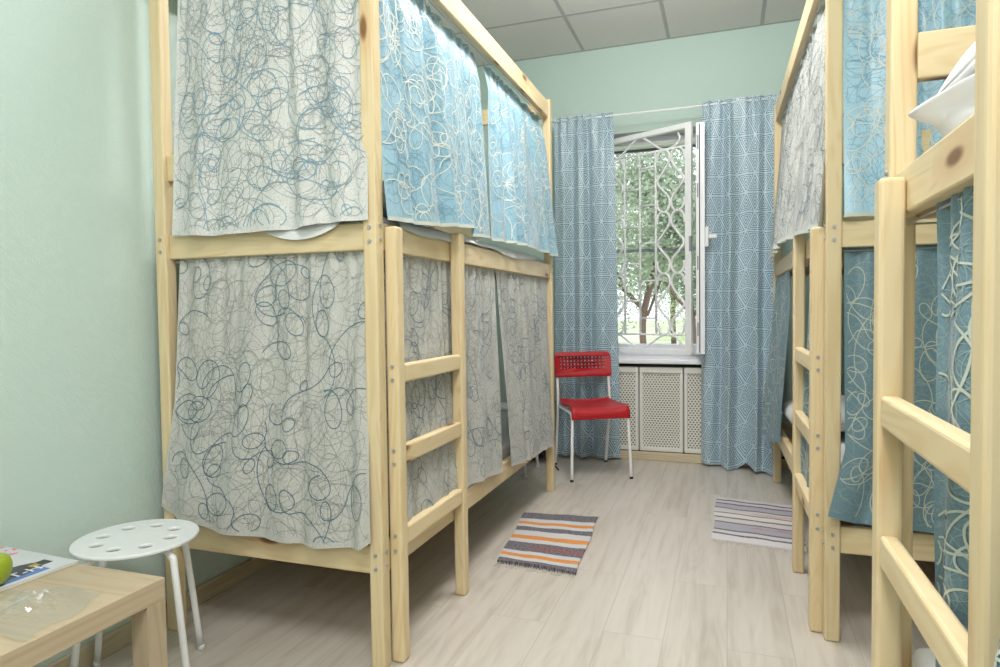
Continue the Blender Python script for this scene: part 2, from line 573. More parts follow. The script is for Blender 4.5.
t.bump(t.m_('ADD', t.m_('MULTIPLY', n, 0.3), gl), 0.3, 0.006)
struct('ceiling', [(XL, YB, ZC), (XL, YF, ZC), (XR, YF, ZC), (XR, YB, ZC)], [(0, 1, 2, 3)], t.m)
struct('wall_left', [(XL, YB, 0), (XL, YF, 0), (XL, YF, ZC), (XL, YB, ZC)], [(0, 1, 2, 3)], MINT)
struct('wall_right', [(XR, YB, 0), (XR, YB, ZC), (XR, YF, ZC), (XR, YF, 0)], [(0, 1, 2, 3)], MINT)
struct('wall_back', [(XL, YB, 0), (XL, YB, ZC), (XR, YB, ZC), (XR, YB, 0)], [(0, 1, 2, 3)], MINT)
# far wall with a deep window opening
V = []; F = []
for yy in (YF, YO):
    V += [(XL, yy, 0), (OX0, yy, 0), (OX1, yy, 0), (XR, yy, 0),
          (XL, yy, OZ0), (OX0, yy, OZ0), (OX1, yy, OZ0), (XR, yy, OZ0),
          (XL, yy, OZ1), (OX0, yy, OZ1), (OX1, yy, OZ1), (XR, yy, OZ1),
          (XL, yy, ZC), (OX0, yy, ZC), (OX1, yy, ZC), (XR, yy, ZC)]
for k in (0, 16):
    for j in range(3):
        for i in range(3):
            if i == 1 and j == 1: continue
            a = k + j * 4 + i
            F.append((a, a + 1, a + 5, a + 4))
for a, b in ((5, 6), (6, 10), (10, 9), (9, 5)):
    F.append((a, b, b + 16, a + 16))
for a, b in ((0, 3), (3, 15), (15, 12), (12, 0)):
    F.append((a, b, b + 16, a + 16))
REVEAL = plain('reveal_plaster', (206, 206, 210), 0.7)
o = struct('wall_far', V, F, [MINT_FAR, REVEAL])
mi = [0] * len(F)
for k in range(16, 20): mi[k] = 1
o.data.polygons.foreach_set('material_index', mi)

SKIRT = wood_mat('skirting', (206, 192, 164), (190, 174, 146), (176, 158, 130), knots=False)
def skirt(name, x0, x1, y0, y1, z1, axis):
    o = board(name, None, x0, x1, y0, y1, 0.0, z1, axis, SKIRT, 0.004)
    tag(o, kind='structure')
skirt('baseboard_left', XL, XL + 0.018, YB, YF, 0.065, 1)
skirt('baseboard_far', XL + 0.018, XR - 0.018, 4.575, 4.60, 0.058, 0)
skirt('baseboard_right', XR - 0.018, XR, YB, YF, 0.065, 1)
# filler under the radiator, coloured dark to paint in the gap's shade
sbox('gap_shade_strip', XL + 0.018, XR - 0.018, 4.60, YF, 0.0, 0.045, plain('gap_shade', (70, 66, 60), 0.8))

# window frame, glazing, sill -------------------------------------------------
w1 = empty('window_1', (-0.55, 4.97, OZ0)); tag(w1, kind='structure')
def wl(name, x0, x1, y0, y1, z0, z1, m=UPVC, b=0.004):
    return boxo(name, w1, x0 + 0.55, x1 + 0.55, y0 - 4.97, y1 - 4.97, z0 - OZ0, z1 - OZ0, m, b)
wl('frame_top', OX0, OX1, 4.93, 5.0, 2.262, OZ1)
wl('frame_bottom', OX0, OX1, 4.93, 5.0, OZ0, 0.79)
wl('frame_side', OX0, OX0 + 0.06, 4.93, 5.0, 0.79, 2.245)
wl('frame_side', OX1 - 0.06, OX1, 4.93, 5.0, 0.79, 2.245)
wl('mullion', -0.60 - 0.30, -0.60 - 0.26, 4.935, 4.995, 0.79, 2.245)
tg = NT('pane_glass'); tg.color((1, 1, 1, 1)); tg.set(Roughness=0.0, IOR=1.05)
tg.b.inputs['Transmission Weight'].default_value = 1.0
GLASS = tg.m
wl('glass_pane', -0.86, OX1 - 0.06, 4.962, 4.968, 0.79, 2.245, GLASS, 0.0)
wl('transom_rail', OX0, OX1, 5.20, 5.215, 1.495, 1.52, GREYM, 0.002)
wl('lintel_drip', OX0, OX1, 5.27, 5.30, 2.292, OZ1, plain('lintel_edge', (120, 116, 126), 0.7))
wl('outer_sill', OX0, OX1, 5.0, 5.34, OZ0, 0.735, GREYM, 0.003)
sl = sbox('trim_2', -1.12, 0.10, 4.565, 4.93, 0.672, 0.704, UPVC, 0.006)
sbox('sill_shade_strip', -1.12, 0.10, 4.62, YF, 0.655, 0.672, plain('sill_shadow_gap', (40, 38, 36), 0.8))  # dark strip painting in the shade under the sill

# open casement, seen almost edge-on
w2 = empty('window_2', (-0.175, 4.90, 0.75)); tag(w2, kind='structure')
def sl_(name, x0, x1, y0, y1, z0, z1, m=UPVC, b=0.004):
    return boxo(name, w2, x0, x1, y0, y1, z0, z1, m, b)
hh = 1.50
sl_('sash_stile', -0.028, 0.028, -0.07, 0.0, 0, hh)
sl_('sash_stile', -0.028, 0.028, -0.46, -0.39, 0, hh)
sl_('sash_rail', -0.028, 0.028, -0.39, -0.07, 0, 0.07)
sl_('sash_rail', -0.028, 0.028, -0.39, -0.07, hh - 0.07, hh)
sl_('sash_pane', -0.006, 0.006, -0.39, -0.07, 0.07, hh - 0.07, GLASS, 0)
sl_('gasket', -0.009, -0.003, -0.464, -0.459, 0.01, hh - 0.01, RUBBER, 0)
for zz in (0.12, 0.55, 1.02, 1.33):
    sl_('lock_plate', -0.021, -0.013, -0.463, -0.46, zz, zz + 0.09, GREYM, 0)
hd = boxo('handle', w2, 0.028, 0.05, -0.455, -0.425, 0.70, 0.83, WHITE_PL, 0.004)
boxo('grip', hd, 0.0, 0.062, -0.012, 0.012, -0.012, 0.012, WHITE_PL, 0.005)
w2.rotation_euler = (0, 0, 0.03)

# radiator screen -------------------------------------------------------------
t = NT('perforated_steel')
u, v = t.uv()
a = t.m_('MULTIPLY', u, 1 / 0.024); b = t.m_('MULTIPLY', v, 1 / 0.016)
row = t.m_('FLOOR', b)
a = t.m_('ADD', a, t.m_('MULTIPLY', t.m_('MODULO', row, 2.0), 0.5))
da = t.m_('ABSOLUTE', t.m_('SUBTRACT', t.m_('FRACT', a), 0.5)); db = t.m_('ABSOLUTE', t.m_('SUBTRACT', t.m_('FRACT', b), 0.5))
hole = t.m_('SUBTRACT', 1.0, t.smooth(t.m_('ADD', da, t.m_('MULTIPLY', db, 0.8)), 0.34, 0.42))
t.color(t.mix(hole, lin((232, 232, 224)), lin((124, 118, 106))))
t.set(Roughness=0.5)
t.bump(t.m_('SUBTRACT', 1.0, hole), 0.5, 0.004)
PERF = t.m
rc = empty('radiator_screen', (-0.45, 4.61, 0.062))
tag(rc, 'white perforated metal radiator screen under the window between the curtains', 'radiator cover')
CREAM = plain('cream_paint', (232, 232, 226), 0.45, var=0.03)
def rp(name, x0, x1, y0, y1, z0, z1, m=CREAM): return boxo(name, rc, x0, x1, y0, y1, z0, z1, m, 0.003)
for x0, x1 in ((-0.56, -0.135), (-0.125, 0.165), (0.175, 0.60)):
    fr = empty('screen_panel', ((x0 + x1) / 2, 0, 0), 0, rc)
    hw = (x1 - x0) / 2
    bm = bmesh.new()
    box_bm(bm, -hw, hw, -0.012, 0.012, 0.0, 0.028, 0.003); box_bm(bm, -hw, hw, -0.012, 0.012, 0.545, 0.585, 0.003)
    box_bm(bm, -hw, -hw + 0.02, -0.012, 0.012, 0.028, 0.545, 0.003); box_bm(bm, hw - 0.02, hw, -0.012, 0.012, 0.028, 0.545, 0.003)
    bm_obj('panel_frame', bm, CREAM, fr)
    mesh_obj('mesh_sheet', [(-hw + 0.02, 0, 0.028), (hw - 0.02, 0, 0.028), (hw - 0.02, 0, 0.545), (-hw + 0.02, 0, 0.545)], [(0, 1, 2, 3)], PERF, fr,
             uvs=[(-hw, 0), (hw, 0), (hw, 0.52), (-hw, 0.52)])
rp('back_panel', -0.56, 0.60, 0.02, 0.03, 0.0, 0.58, plain('screen_back', (170, 166, 158), 0.7))

# window grille, swung a little into the room ---------------------------------
ang = math.atan2(4.58 - 4.92, -0.22 + 0.95)
gr = empty('window_grille', (-0.95, 4.915, 0.735), ang)
tag(gr, 'white wrought iron window grille with curled bars standing slightly open', 'window grille')
GW, GH = 0.805, 1.56
bm = bmesh.new()
box_bm(bm, 0, 0.045, -0.016, 0.016, 0, GH, 0.003); box_bm(bm, GW - 0.045, GW, -0.016, 0.016, 0, GH, 0.003)
box_bm(bm, 0.045, GW - 0.045, -0.016, 0.016, 0, 0.036, 0.003); box_bm(bm, 0.045, GW - 0.045, -0.016, 0.016, GH - 0.036, GH, 0.003)
bm_obj('grille_frame', bm, WHITE_MET, gr)
z0, z1 = 0.135, GH - 0.15
V, F = [], []
for zz in (z0, z1): tube_geo([(0.045, 0, zz), (GW - 0.045, 0, zz)], 0.008, 6, V, F)
vb = (0.275, 0.4025, 0.53)
for xx in vb: tube_geo([(xx, 0, z0), (xx, 0, z1)], 0.008, 6, V, F)
for k in range(5):
    zz = z1 - 0.10 - k * 0.265
    tube_geo([(vb[1], 0, zz), (vb[2], 0, zz)], 0.007, 6, V, F)
    if k < 4: tube_geo([(vb[0], 0, zz - 0.14), (vb[1], 0, zz - 0.14)], 0.007, 6, V, F)
mesh_obj('straight_bars', V, F, WHITE_MET, gr, smooth=True)
uh = (z1 - z0) / 3
def scroll_col(xc, a):
    V, F = [], []
    for k in range(3):
        zb = z0 + k * uh
        for sg in (-1, 1):
            p = [(-1.0, 0.80), (-0.98, 0.90), (-0.80, 0.975), (-0.50, 1.0), (-0.2, 0.97), (-0.06, 0.88), (-0.14, 0.78), (-0.55, 0.64), (-0.97, 0.50),
                 (-0.6, 0.36), (-0.16, 0.24), (-0.06, 0.13), (-0.2, 0.03), (-0.50, 0.0), (-0.80, 0.03), (-0.97, 0.11), (-0.99, 0.20)]
            pts = [(xc + sg * a * q[0], 0, zb + uh * q[1]) for q in p]
            tube_geo(smooth_path(pts, 4), 0.0085, 6, V, F)
    return V, F
for xc in (0.16, 0.645):
    V, F = scroll_col(xc, 0.105)
    mesh_obj('scroll_bars', V, F, WHITE_MET, gr, smooth=True)
for (b0, b1) in ((z1, GH - 0.036), (z0, 0.036)):
    for sg in (-1, 1):
        V, F = [], []
        cx = GW / 2
        p = [(sg * 0.03, 0.98), (sg * 0.10, 0.55), (sg * 0.16, 0.15), (sg * 0.215, 0.02), (sg * 0.28, 0.15), (sg * 0.315, 0.5), (sg * 0.30, 0.85)]
        tube_geo(smooth_path([(cx + q[0], 0, b0 + (b1 - b0) * q[1]) for q in p], 4), 0.008, 6, V, F)
        mesh_obj('curled_bar', V, F, WHITE_MET, gr, smooth=True)
boxo('latch', gr, GW - 0.012, GW + 0.008, -0.024, -0.012, 0.70, 0.80, GREYM, 0.002)

# curtain rod and the two window curtains -------------------------------------
tag(tube('curtain_rod', [(-1.25, 4.56, 2.388), (0.42, 4.56, 2.388)], 0.006, WHITE_MET), 'thin white curtain rod across the top of the window', 'curtain rod')
curtain('window_curtain', 'pale blue curtain with woven triangles behind the red chair, left of the window', 'curtain', 'window curtains',
        [(-1.16, 4.56, 2.413), (-0.74, 4.56, 2.413)], [(-1.16, 4.50, 0.02), (-0.70, 4.50, 0.015)], (0, -1, 0), 1.2, 3.0, 0.014, 0.06, [TRIF], 11,
        loops=False, NX=160, NY=90)
curtain('window_curtain', 'pale blue curtain with woven triangles right of the window, hem bunched on the skirting', 'curtain', 'window curtains',
        [(-0.152, 4.56, 2.413), (0.30, 4.56, 2.413)],
        [(0.0, -0.165, 4.53, 0.02), (0.25, -0.06, 4.48, 0.012), (0.5, 0.06, 4.46, 0.005), (0.62, 0.12, 4.43, 0.05), (0.74, 0.165, 4.38, 0.02), (1.0, 0.27, 4.36, 0.005)],
        (0, -1, 0), 1.2, 3.2, 0.014, 0.055, [TRIF], 23, loops=False, NX=160, NY=90)

# ------------------------------------------------------------------ outdoors
GR = NT('grass')
x, y, z, o = GR.objco()
n = GR.noise(o, 0.35, 3); n2 = GR.noise(o, 6, 2)
GR.color(GR.mix(n2, GR.ramp(n, [(0.4, lin((150, 176, 110))), (0.55, lin((226, 224, 214)))]), lin((176, 196, 140))))
GR.set(Roughness=0.9)
struct('ground', [(-40, 5.4, -0.3), (30, 5.4, -0.3), (30, 80, -0.3), (-40, 80, -0.3)], [(0, 1, 2, 3)], GR.m)
def leaf_mat(name, a, b):
    t = NT(name)
    x, y, z, o = t.objco()
    n = t.noise(o, 2.0, 3)
    t.color(t.mix(n, lin(a), lin(b)))
    t.set(Roughness=0.6)
    return t.m
LEAVES = [leaf_mat('leaf_mid', (140, 158, 130), (192, 202, 184)), leaf_mat('leaf_dark', (112, 132, 112), (156, 172, 150)), leaf_mat('leaf_pale', (162, 180, 140), (204, 214, 186))]
BARK = plain('bark', (120, 100, 92), 0.9)
def tree(x, y, zc, rx, rz, nl, mi, label, trunk_r=0.12):
    r = random.Random(int(x * 31 + y * 17))
    root = empty('tree', (x, y, -0.3))
    tag(root, label, 'tree', 'trees outside the window')
    pts = [(0, 0, 0), (r.uniform(-.1, .1), 0, zc * 0.4), (r.uniform(-.2, .2), 0, zc * 0.8)]
    V, F = tube_geo(smooth_path(pts, 4), trunk_r, 8)
    for k in range(4):
        a = r.uniform(0, 6.28)
        tube_geo(smooth_path([(0, 0, zc * 0.45), (0.4 * rx * math.cos(a), 0.4 * rx * math.sin(a), zc * 0.7), (0.75 * rx * math.cos(a), 0.75 * rx * math.sin(a), zc + rz * 0.2)], 4), trunk_r * 0.45, 6, V, F)
    mesh_obj('trunk', V, F, BARK, root, smooth=True)
    V, F = [], []
    cl = [(r.uniform(-1, 1), r.uniform(-1, 1), r.uniform(-1, 1), r.uniform(0.3, 0.5)) for _ in range(16)]
    for _ in range(nl):
        c = r.choice(cl)
        d = Vector((r.gauss(0, 1), r.gauss(0, 1), r.gauss(0, 1))).normalized() * (r.random() ** 0.4) * c[3]
        p = Vector(((c[0] * 0.7 + d.x) * rx, (c[1] * 0.7 + d.y) * rx, zc + (c[2] * 0.7 + d.z) * rz))
        sz = r.uniform(0.022, 0.055)
        u = Vector((r.gauss(0, 1), r.gauss(0, 1), r.gauss(0, .6))).normalized()
        w = u.cross(Vector((r.gauss(0, 1), r.gauss(0, 1), r.gauss(0, 1)))).normalized()
        i = len(V)
        V += [p - u * sz, p + w * sz * 0.5, p + u * sz, p - w * sz * 0.5]
        F.append((i, i + 1, i + 2, i + 3))
    mesh_obj('foliage', V, F, LEAVES[mi], root)
tree(-1.35, 12.0, 2.75, 1.5, 1.6, 20000, 0, 'leafy green tree nearest outside the window, forked trunk seen through the grille', 0.06)
tree(-0.75, 16.5, 2.6, 1.45, 1.7, 18000, 1, 'darker green tree outside, behind the curled right column of the grille', 0.07)
tree(-3.9, 19.5, 3.4, 1.6, 2.6, 18000, 0, 'tree outside behind the left edge of the grille, partly hidden by the left curtain', 0.08)
tree(-1.9, 25.5, 3.2, 3.0, 2.9, 24000, 2, 'palest tree outside, farthest off behind the others', 0.1)

# ------------------------------------------------------------------ bunk beds
BW, BL = 0.82, 2.01
def make_bed(loc, rz, sx, sy, label, tall=False, ladder=(0.053, 0.535), drop=0.0):
    """corridor side at local x = 0; the bed grows towards sx, its length towards sy"""
    root = empty('bunk_bed', loc, rz)
    tag(root, label, 'bunk bed', 'pine bunk beds')
    def bd(name, a0, a1, b0, b1, z0, z1, axis, bev=0.004, parent=root, seg=2, m=PINE):
        return board(name, parent, sx * a0, sx * a1, sy * b0, sy * b1, z0, z1, axis, m, bev, seg)
    def bolt(post, a, b, z, d):
        """a small round bolt head on a post face; d = 'x' or 'y' face"""
        V, F = [], []
        e = 0.004
        c = Vector((sx * a, sy * b, z)) - post.location
        if d == 'x': tube_geo([c + Vector((sx * 0.002, 0, 0)), c - Vector((sx * e, 0, 0))], 0.0055, 10, V, F)
        else: tube_geo([c + Vector((0, sy * 0.002, 0)), c - Vector((0, sy * e, 0))], 0.0055, 10, V, F)
        mesh_obj('bolt', V, F, STEEL, post)
    P = 0.044
    posts = {}
    for i, a in ((0, 0.0), (1, BW - P)):
        for j, b in ((0, 0.0), (1, BL - P)):
            posts[i, j] = bd('post', a, a + P, b, b + P, 0, 2.245, 2, 0.005)
    ends = (0, 1)
    for (i, j), p in posts.items():
        for zz in ((1.255, 1.295) if True else ()) + (0.30, 0.34):
            if j == (0 if sy > 0 else 1) or sy < 0 and j == 0:
                bolt(p, (0.022 if i == 0 else BW - 0.022), 0.0 if j == 0 else BL - P, zz, 'y') if sy > 0 else None
            if i == 0: bolt(p, 0.0, 0.022 if j == 0 else BL - 0.022, zz + 0.006, 'x')
    for a0 in (0.007, BW - 0.035):
        for z0, z1 in ((0.278, 0.362), (1.232 - drop, 1.312 - drop), (2.142, 2.230)):
            bd('side_rail', a0, a0 + 0.028, P, BL - P, z0, z1, 1)
    for b0 in (0.014, BL - 0.040):
        for z0, z1 in ((0.278, 0.362), (1.232 - drop, 1.312 - drop), (2.142, 2.230)):
            bd('end_rail', P, BW - P, b0, b0 + 0.026, z0, z1, 0)
        bd('guard_rail', P, BW - P, b0, b0 + 0.026, 1.485 - drop, 1.570 - drop, 0)
    for z0 in (0.325, 1.248 - drop):
        bd('bed_base', 0.036, BW - 0.036, 0.045, BL - 0.045, z0, z0 + 0.012, 0, 0.002, m=PINE_DARK)
    for z0 in (2.128, 1.222 - drop):
        mesh = tube_geo([(sx * 0.03, sy * P, z0), (sx * 0.03, sy * (BL - P), z0)], 0.002, 6)
        mesh_obj('curtain_wire', mesh[0], mesh[1], STEEL, root)
        mesh = tube_geo([(sx * P, sy * 0.036, z0), (sx * (BW - P), sy * 0.036, z0)], 0.002, 6)
        mesh_obj('curtain_wire', mesh[0], mesh[1], STEEL, root)
    la0, la1 = -0.036, 0.006
    for k, b in enumerate(ladder):
        lp = bd('ladder_post', la0, la1, b, b + 0.044, 0, 1.75 if (tall and k == 1) else (1.335 if k == 1 else 1.302 - 1.4 * drop), 2, 0.008, seg=3)
        for zz in (0.34, 0.385, 0.60, 0.64, 0.85, 0.89):
            if k == 0 and sy > 0: bolt(lp, -0.015, b, zz, 'y')
            elif sy < 0: pass
    for z0 in (0.345, 0.592, 0.838):
        bd('rung', la0 + 0.004, la1 - 0.008, ladder[0] + 0.044, ladder[1], z0, z0 + 0.056, 1, 0.007, seg=3)
    return root

LX, LY = -0.946, 1.652
make_bed((LX, LY, 0), 0, -1, 1, 'pine two-tier bunk bed along the left wall, ladder beside its near corner post')
RX, RY = 0.289, 2.235
make_bed((RX, RY, 0), 0.0125, 1, 1, 'pine bunk bed at far right beside the window, standing behind the nearest bed', ladder=(0.048, 0.545))
NX_, NY_ = 0.285, 1.432
make_bed((NX_, NY_, 0), 0, 1, -1, 'pine bunk bed nearest at the right edge with its thick rungs and white pillow above', tall=True, ladder=(0.098, 0.595), drop=0.021)

# mattresses ------------------------------------------------------------------
def mattress(x0, x1, y0, y1, z0, z1, label, seed, edge=None):
    r = random.Random(seed)
    bm = bmesh.new()
    c = Vector(((x0 + x1) / 2, (y0 + y1) / 2, z0))
    box_bm(bm, x0 - c.x, x1 - c.x, y0 - c.y, y1 - c.y, 0, z1 - z0, 0.02, 3)
    root = bm_obj('mattress', bm, SHEET, None, c, True)
    tag(root, label, 'mattress', 'white mattresses on the bunks')
    return root
for (x0, x1, y0, y1, where) in ((-1.725, -0.985, 1.70, 3.615, 'left'), (0.375, 1.06, 2.32, 4.20, 'far'), (0.325, 1.065, -0.53, 1.385, 'near')):
    for z0, z1, tier in ((0.34, 0.42, 'lower'), (1.262 - (0.021 if where == 'near' else 0), 1.345 if where == 'left' else 1.30 - (0.021 if where == 'near' else 0), 'upper')):
        nm = {'left': 'left bunk bed', 'far': 'far right bunk bed', 'near': 'nearest bunk bed at the right edge'}[where]
        m_ = mattress(x0, x1, y0, y1, z0, z1, 'white mattress on the %s tier of the %s' % (tier, nm), 3)
        if where == 'left' and tier == 'upper':
            # loose fold of the sheet hanging over the end rail, and along the side rail
            V, F = [], []
            for i in range(13):
                s = i / 12
                x = -1.36 + 0.30 * s
                d = 0.045 * math.sin(PI * s) ** 0.8
                for q, (yy, zz) in enumerate(((1.72, 1.345), (1.668, 1.335), (1.657, 1.318), (1.652, 1.315 - d))):
                    V.append((x - m_.location.x, yy - m_.location.y, zz - m_.location.z))
            for i in range(12):
                for q in range(3):
                    a = i * 4 + q; F.append((a, a + 1, a + 5, a + 4))
            mesh_obj('sheet_fold', V, F, SHEET, m_, smooth=True)
            V, F = [], []
            for i in range(41):
                s = i / 40
                y = 1.80 + 1.6 * s
                d = 0.010 * (1 + math.sin(s * 11) + 0.25 * math.sin(s * 31))
                for q, (xx, zz) in enumerate(((-1.03, 1.345), (-0.975, 1.342), (-0.951, 1.328), (-0.945, 1.318 - d))):
                    V.append((xx - m_.location.x, y - m_.location.y, zz - m_.location.z + 0.002 * math.sin(s * 40)))
            for i in range(40):
                for q in range(3):
                    a = i * 4 + q; F.append((a, a + 1, a + 5, a + 4))
            mesh_obj('sheet_fold', V, F, SHEET, m_, smooth=True)

def pillow(loc, size, rot, label, seed, n=26):
    r = random.Random(seed)
    V, F = [], []
    W, D, H = size
    for side in (1, -1):
        for j in range(n + 1):
            for i in range(n + 1):
                u, v = i / n * 2 - 1, j / n * 2 - 1
                k = (1 - abs(u) ** 3.2) * (1 - abs(v) ** 3.2)
                z = side * H / 2 * max(0, k) ** 0.5
                z += 0.012 * math.sin(5 * u + seed) * math.sin(4 * v + seed * 2) * k
                pin = 1 + 0.07 * (abs(u * v) ** 2)
                V.append((u * W / 2 * pin * (1 - 0.06 * (1 - v * v) * 0), v * D / 2 * pin, z))
    m = (n + 1) ** 2
    for s in (0, 1):
        for j in range(n):
            for i in range(n):
                a = s * m + j * (n + 1) + i
                q = (a, a + 1, a + n + 2, a + n + 1)
                F.append(q if s == 0 else q[::-1])
    o = mesh_obj('pillow', V, F, SHEET, None, smooth=True)
    bm = bmesh.new(); bm.from_mesh(o.data)
    bmesh.ops.remove_doubles(bm, verts=bm.verts, dist=1e-5)
    bm.to_mesh(o.data); bm.free()
    o.location = loc; o.rotation_euler = rot
    return tag(o, label, 'pillow', 'white pillows')
pillow((-1.14, 2.02, 1.428), (0.36, 0.55, 0.13), (0, 0.06, 0), 'white pillow peeping under the blue curtain on the upper left bunk', 2)
pillow((0.49, 3.62, 0.515), (0.40, 0.60, 0.15), (0, -0.1, 0.05), 'white pillow behind the gathered blue curtain on the lower bunk near the window', 4)

# crumpled pillow standing on edge against the end board of the nearest upper bunk
def crumpled():
    n = 56
    V, F = [], []
    W, H, D = 0.44, 0.25, 0.10
    for side in (1, -1):
        for j in range(n + 1):
            for i in range(n + 1):
                u, v = i / n * 2 - 1, j / n * 2 - 1
                k = max(0, (1 - abs(u) ** 2.6)) * max(0, (1 - abs(v) ** 2.6))
                cr = abs(math.sin(6 * u + 3.5 * v + 0.6 * math.sin(5 * v))) * 0.030 + abs(math.sin(9 * v - 4 * u + 1.0)) * 0.020
                y = side * D / 2 * k ** 0.55 - cr * k ** 0.5 * (1 if side < 0 else 0.3)
                x = u * W / 2; z = v * H / 2
                if u < 0:            # the case's corners: one tip below, one flap drawn up behind it
                    x -= 0.028 * max(0, 1 - abs(v + 0.05) / 0.22) * u * u
                    x += 0.022 * max(0, 1 - abs(v - 0.22) / 0.15) * u * u
                    z -= 0.13 * max(0, v) * u * u
                    x += 0.045 * max(0, -v) ** 1.3 * u * u
                y += 0.02 * math.sin(4 * u + 2 * v)
                V.append((x, y, z))
    m = (n + 1) ** 2
    for s in (0, 1):
        for j in range(n):
            for i in range(n):
                a = s * m + j * (n + 1) + i
                q = (a, a + 1, a + n + 2, a + n + 1)
                F.append(q[::-1] if s == 0 else q)
    o = mesh_obj('pillow', V, F, SHEET, None, smooth=True)
    bm = bmesh.new(); bm.from_mesh(o.data)
    bmesh.ops.remove_doubles(bm, verts=bm.verts, dist=1e-5)
    bm.to_mesh(o.data); bm.free()
    o.location = (0.526, 1.285, 1.430); o.rotation_euler = (-0.15, -0.22, 0.12)
    pts = [(-0.165, -0.055, -0.10), (-0.150, -0.075, -0.04), (-0.135, -0.07, 0.03), (-0.125, -0.05, 0.085)]
    V, F = tube_geo(smooth_path(pts, 5), 0.004, 6)
    mesh_obj('piping', V, F, SHEET, o, smooth=True)
    return tag(o, 'crumpled white pillow leaning against the end board on the nearest upper bunk', 'pillow', 'white pillows')
crumpled()

# ------------------------------------------------------------------ bed curtains
HEM = plain('hem_tape', (200, 204, 196), 0.7)
BLUEF_LIT = fabric('blue_scribble_lit', (186, 218, 234), (166, 206, 226), (222, 226, 220), (130, 172, 196), sheen=0.4, rough=0.36)  # same blue cloth, colour raised to paint in the light on this end
GRP = 'bed curtains with looping line pattern'
# left bed, end nearest the camera
curtain('bed_curtain', 'grey curtain with pale blue loops, coloured as if lit, on the upper end of the left bunk', 'curtain', GRP,
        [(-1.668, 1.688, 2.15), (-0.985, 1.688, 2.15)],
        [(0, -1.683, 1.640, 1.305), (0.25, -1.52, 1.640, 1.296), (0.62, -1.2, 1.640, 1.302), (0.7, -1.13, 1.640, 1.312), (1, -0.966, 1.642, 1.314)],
        (0, -1, 0), 1.12, 4.5, 0.008, 0.010, GREYF_LIT, 31, line_w=0.0022, prof=[(0, 0), (0.85, 0.0), (1, 0.004)], per_m2=34, NX=170, NY=90)
curtain('bed_curtain', 'large grey curtain with dark blue loops on the lower end of the left bunk', 'curtain', GRP,
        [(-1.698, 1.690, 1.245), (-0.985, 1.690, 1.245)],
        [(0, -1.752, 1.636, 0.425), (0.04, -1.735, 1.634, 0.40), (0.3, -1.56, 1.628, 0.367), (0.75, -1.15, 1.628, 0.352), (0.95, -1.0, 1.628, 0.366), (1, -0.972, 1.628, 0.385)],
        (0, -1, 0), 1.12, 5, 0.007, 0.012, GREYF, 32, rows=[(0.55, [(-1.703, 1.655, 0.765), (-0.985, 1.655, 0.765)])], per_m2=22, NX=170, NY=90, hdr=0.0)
# left bed, aisle side
curtain('bed_curtain', 'light blue curtain with cream loops on the upper left bunk, nearest the camera', 'curtain', GRP,
        [(-1.012, 1.70, 2.14), (-1.012, 2.60, 2.14)],
        [(0, -0.925, 1.69, 1.318), (0.25, -0.915, 1.92, 1.328), (0.55, -0.893, 2.18, 1.352), (0.66, -0.893, 2.27, 1.358), (0.72, -0.915, 2.33, 1.366), (0.76, -0.94, 2.38, 1.345), (1, -0.93, 2.60, 1.352)],
        (1, 0, 0), 1.3, 5, 0.012, 0.016, BLUEF, 33, rows=[(0.16, [(-0.975, 1.70, 2.01), (-0.975, 2.60, 2.01)])], per_m2=48, line_w=0.0031, hem=HEM, NX=190, NY=80)
curtain('bed_curtain', 'light blue curtain with cream loops on the upper left bunk, next to the window wall', 'curtain', GRP,
        [(-1.012, 2.70, 2.14), (-1.012, 3.60, 2.14)],
        [(0, -0.925, 2.58, 1.346), (0.45, -0.915, 3.05, 1.362), (1, -0.92, 3.69, 1.352)],
        (1, 0, 0), 1.3, 6, 0.012, 0.016, BLUEF, 34, rows=[(0.16, [(-0.975, 2.695, 2.01), (-0.975, 3.60, 2.01)])], per_m2=48, line_w=0.0031, hem=HEM, NX=190, NY=80)
curtain('bed_curtain', 'grey curtain with dark loops behind the ladder of the left lower bunk', 'curtain', GRP,
        [(-0.972, 1.70, 1.235), (-0.972, 2.715, 1.235)],
        [(0, -0.945, 1.70, 0.40), (0.18, -0.940, 1.86, 0.385), (0.34, -0.932, 2.02, 0.330), (0.5, -0.94, 2.18, 0.36), (0.7, -0.932, 2.38, 0.372), (1, -0.932, 2.70, 0.345)],
        (1, 0, 0), 1.25, 6, 0.007, 0.012, GREYF, 35, per_m2=22, NX=190, NY=80, hdr=0.0)
curtain('bed_curtain', 'narrow grey curtain with dark loops at the window end of the left lower bunk', 'curtain', GRP,
        [(-0.972, 2.73, 1.235), (-0.972, 3.60, 1.235)],
        [(0, -0.932, 2.80, 0.335), (0.4, -0.928, 3.10, 0.312), (0.7, -0.928, 3.36, 0.30), (1, -0.928, 3.56, 0.29)],
        (1, 0, 0), 1.3, 7, 0.007, 0.014, GREYF, 36, per_m2=22, NX=190, NY=80, hdr=0.0)
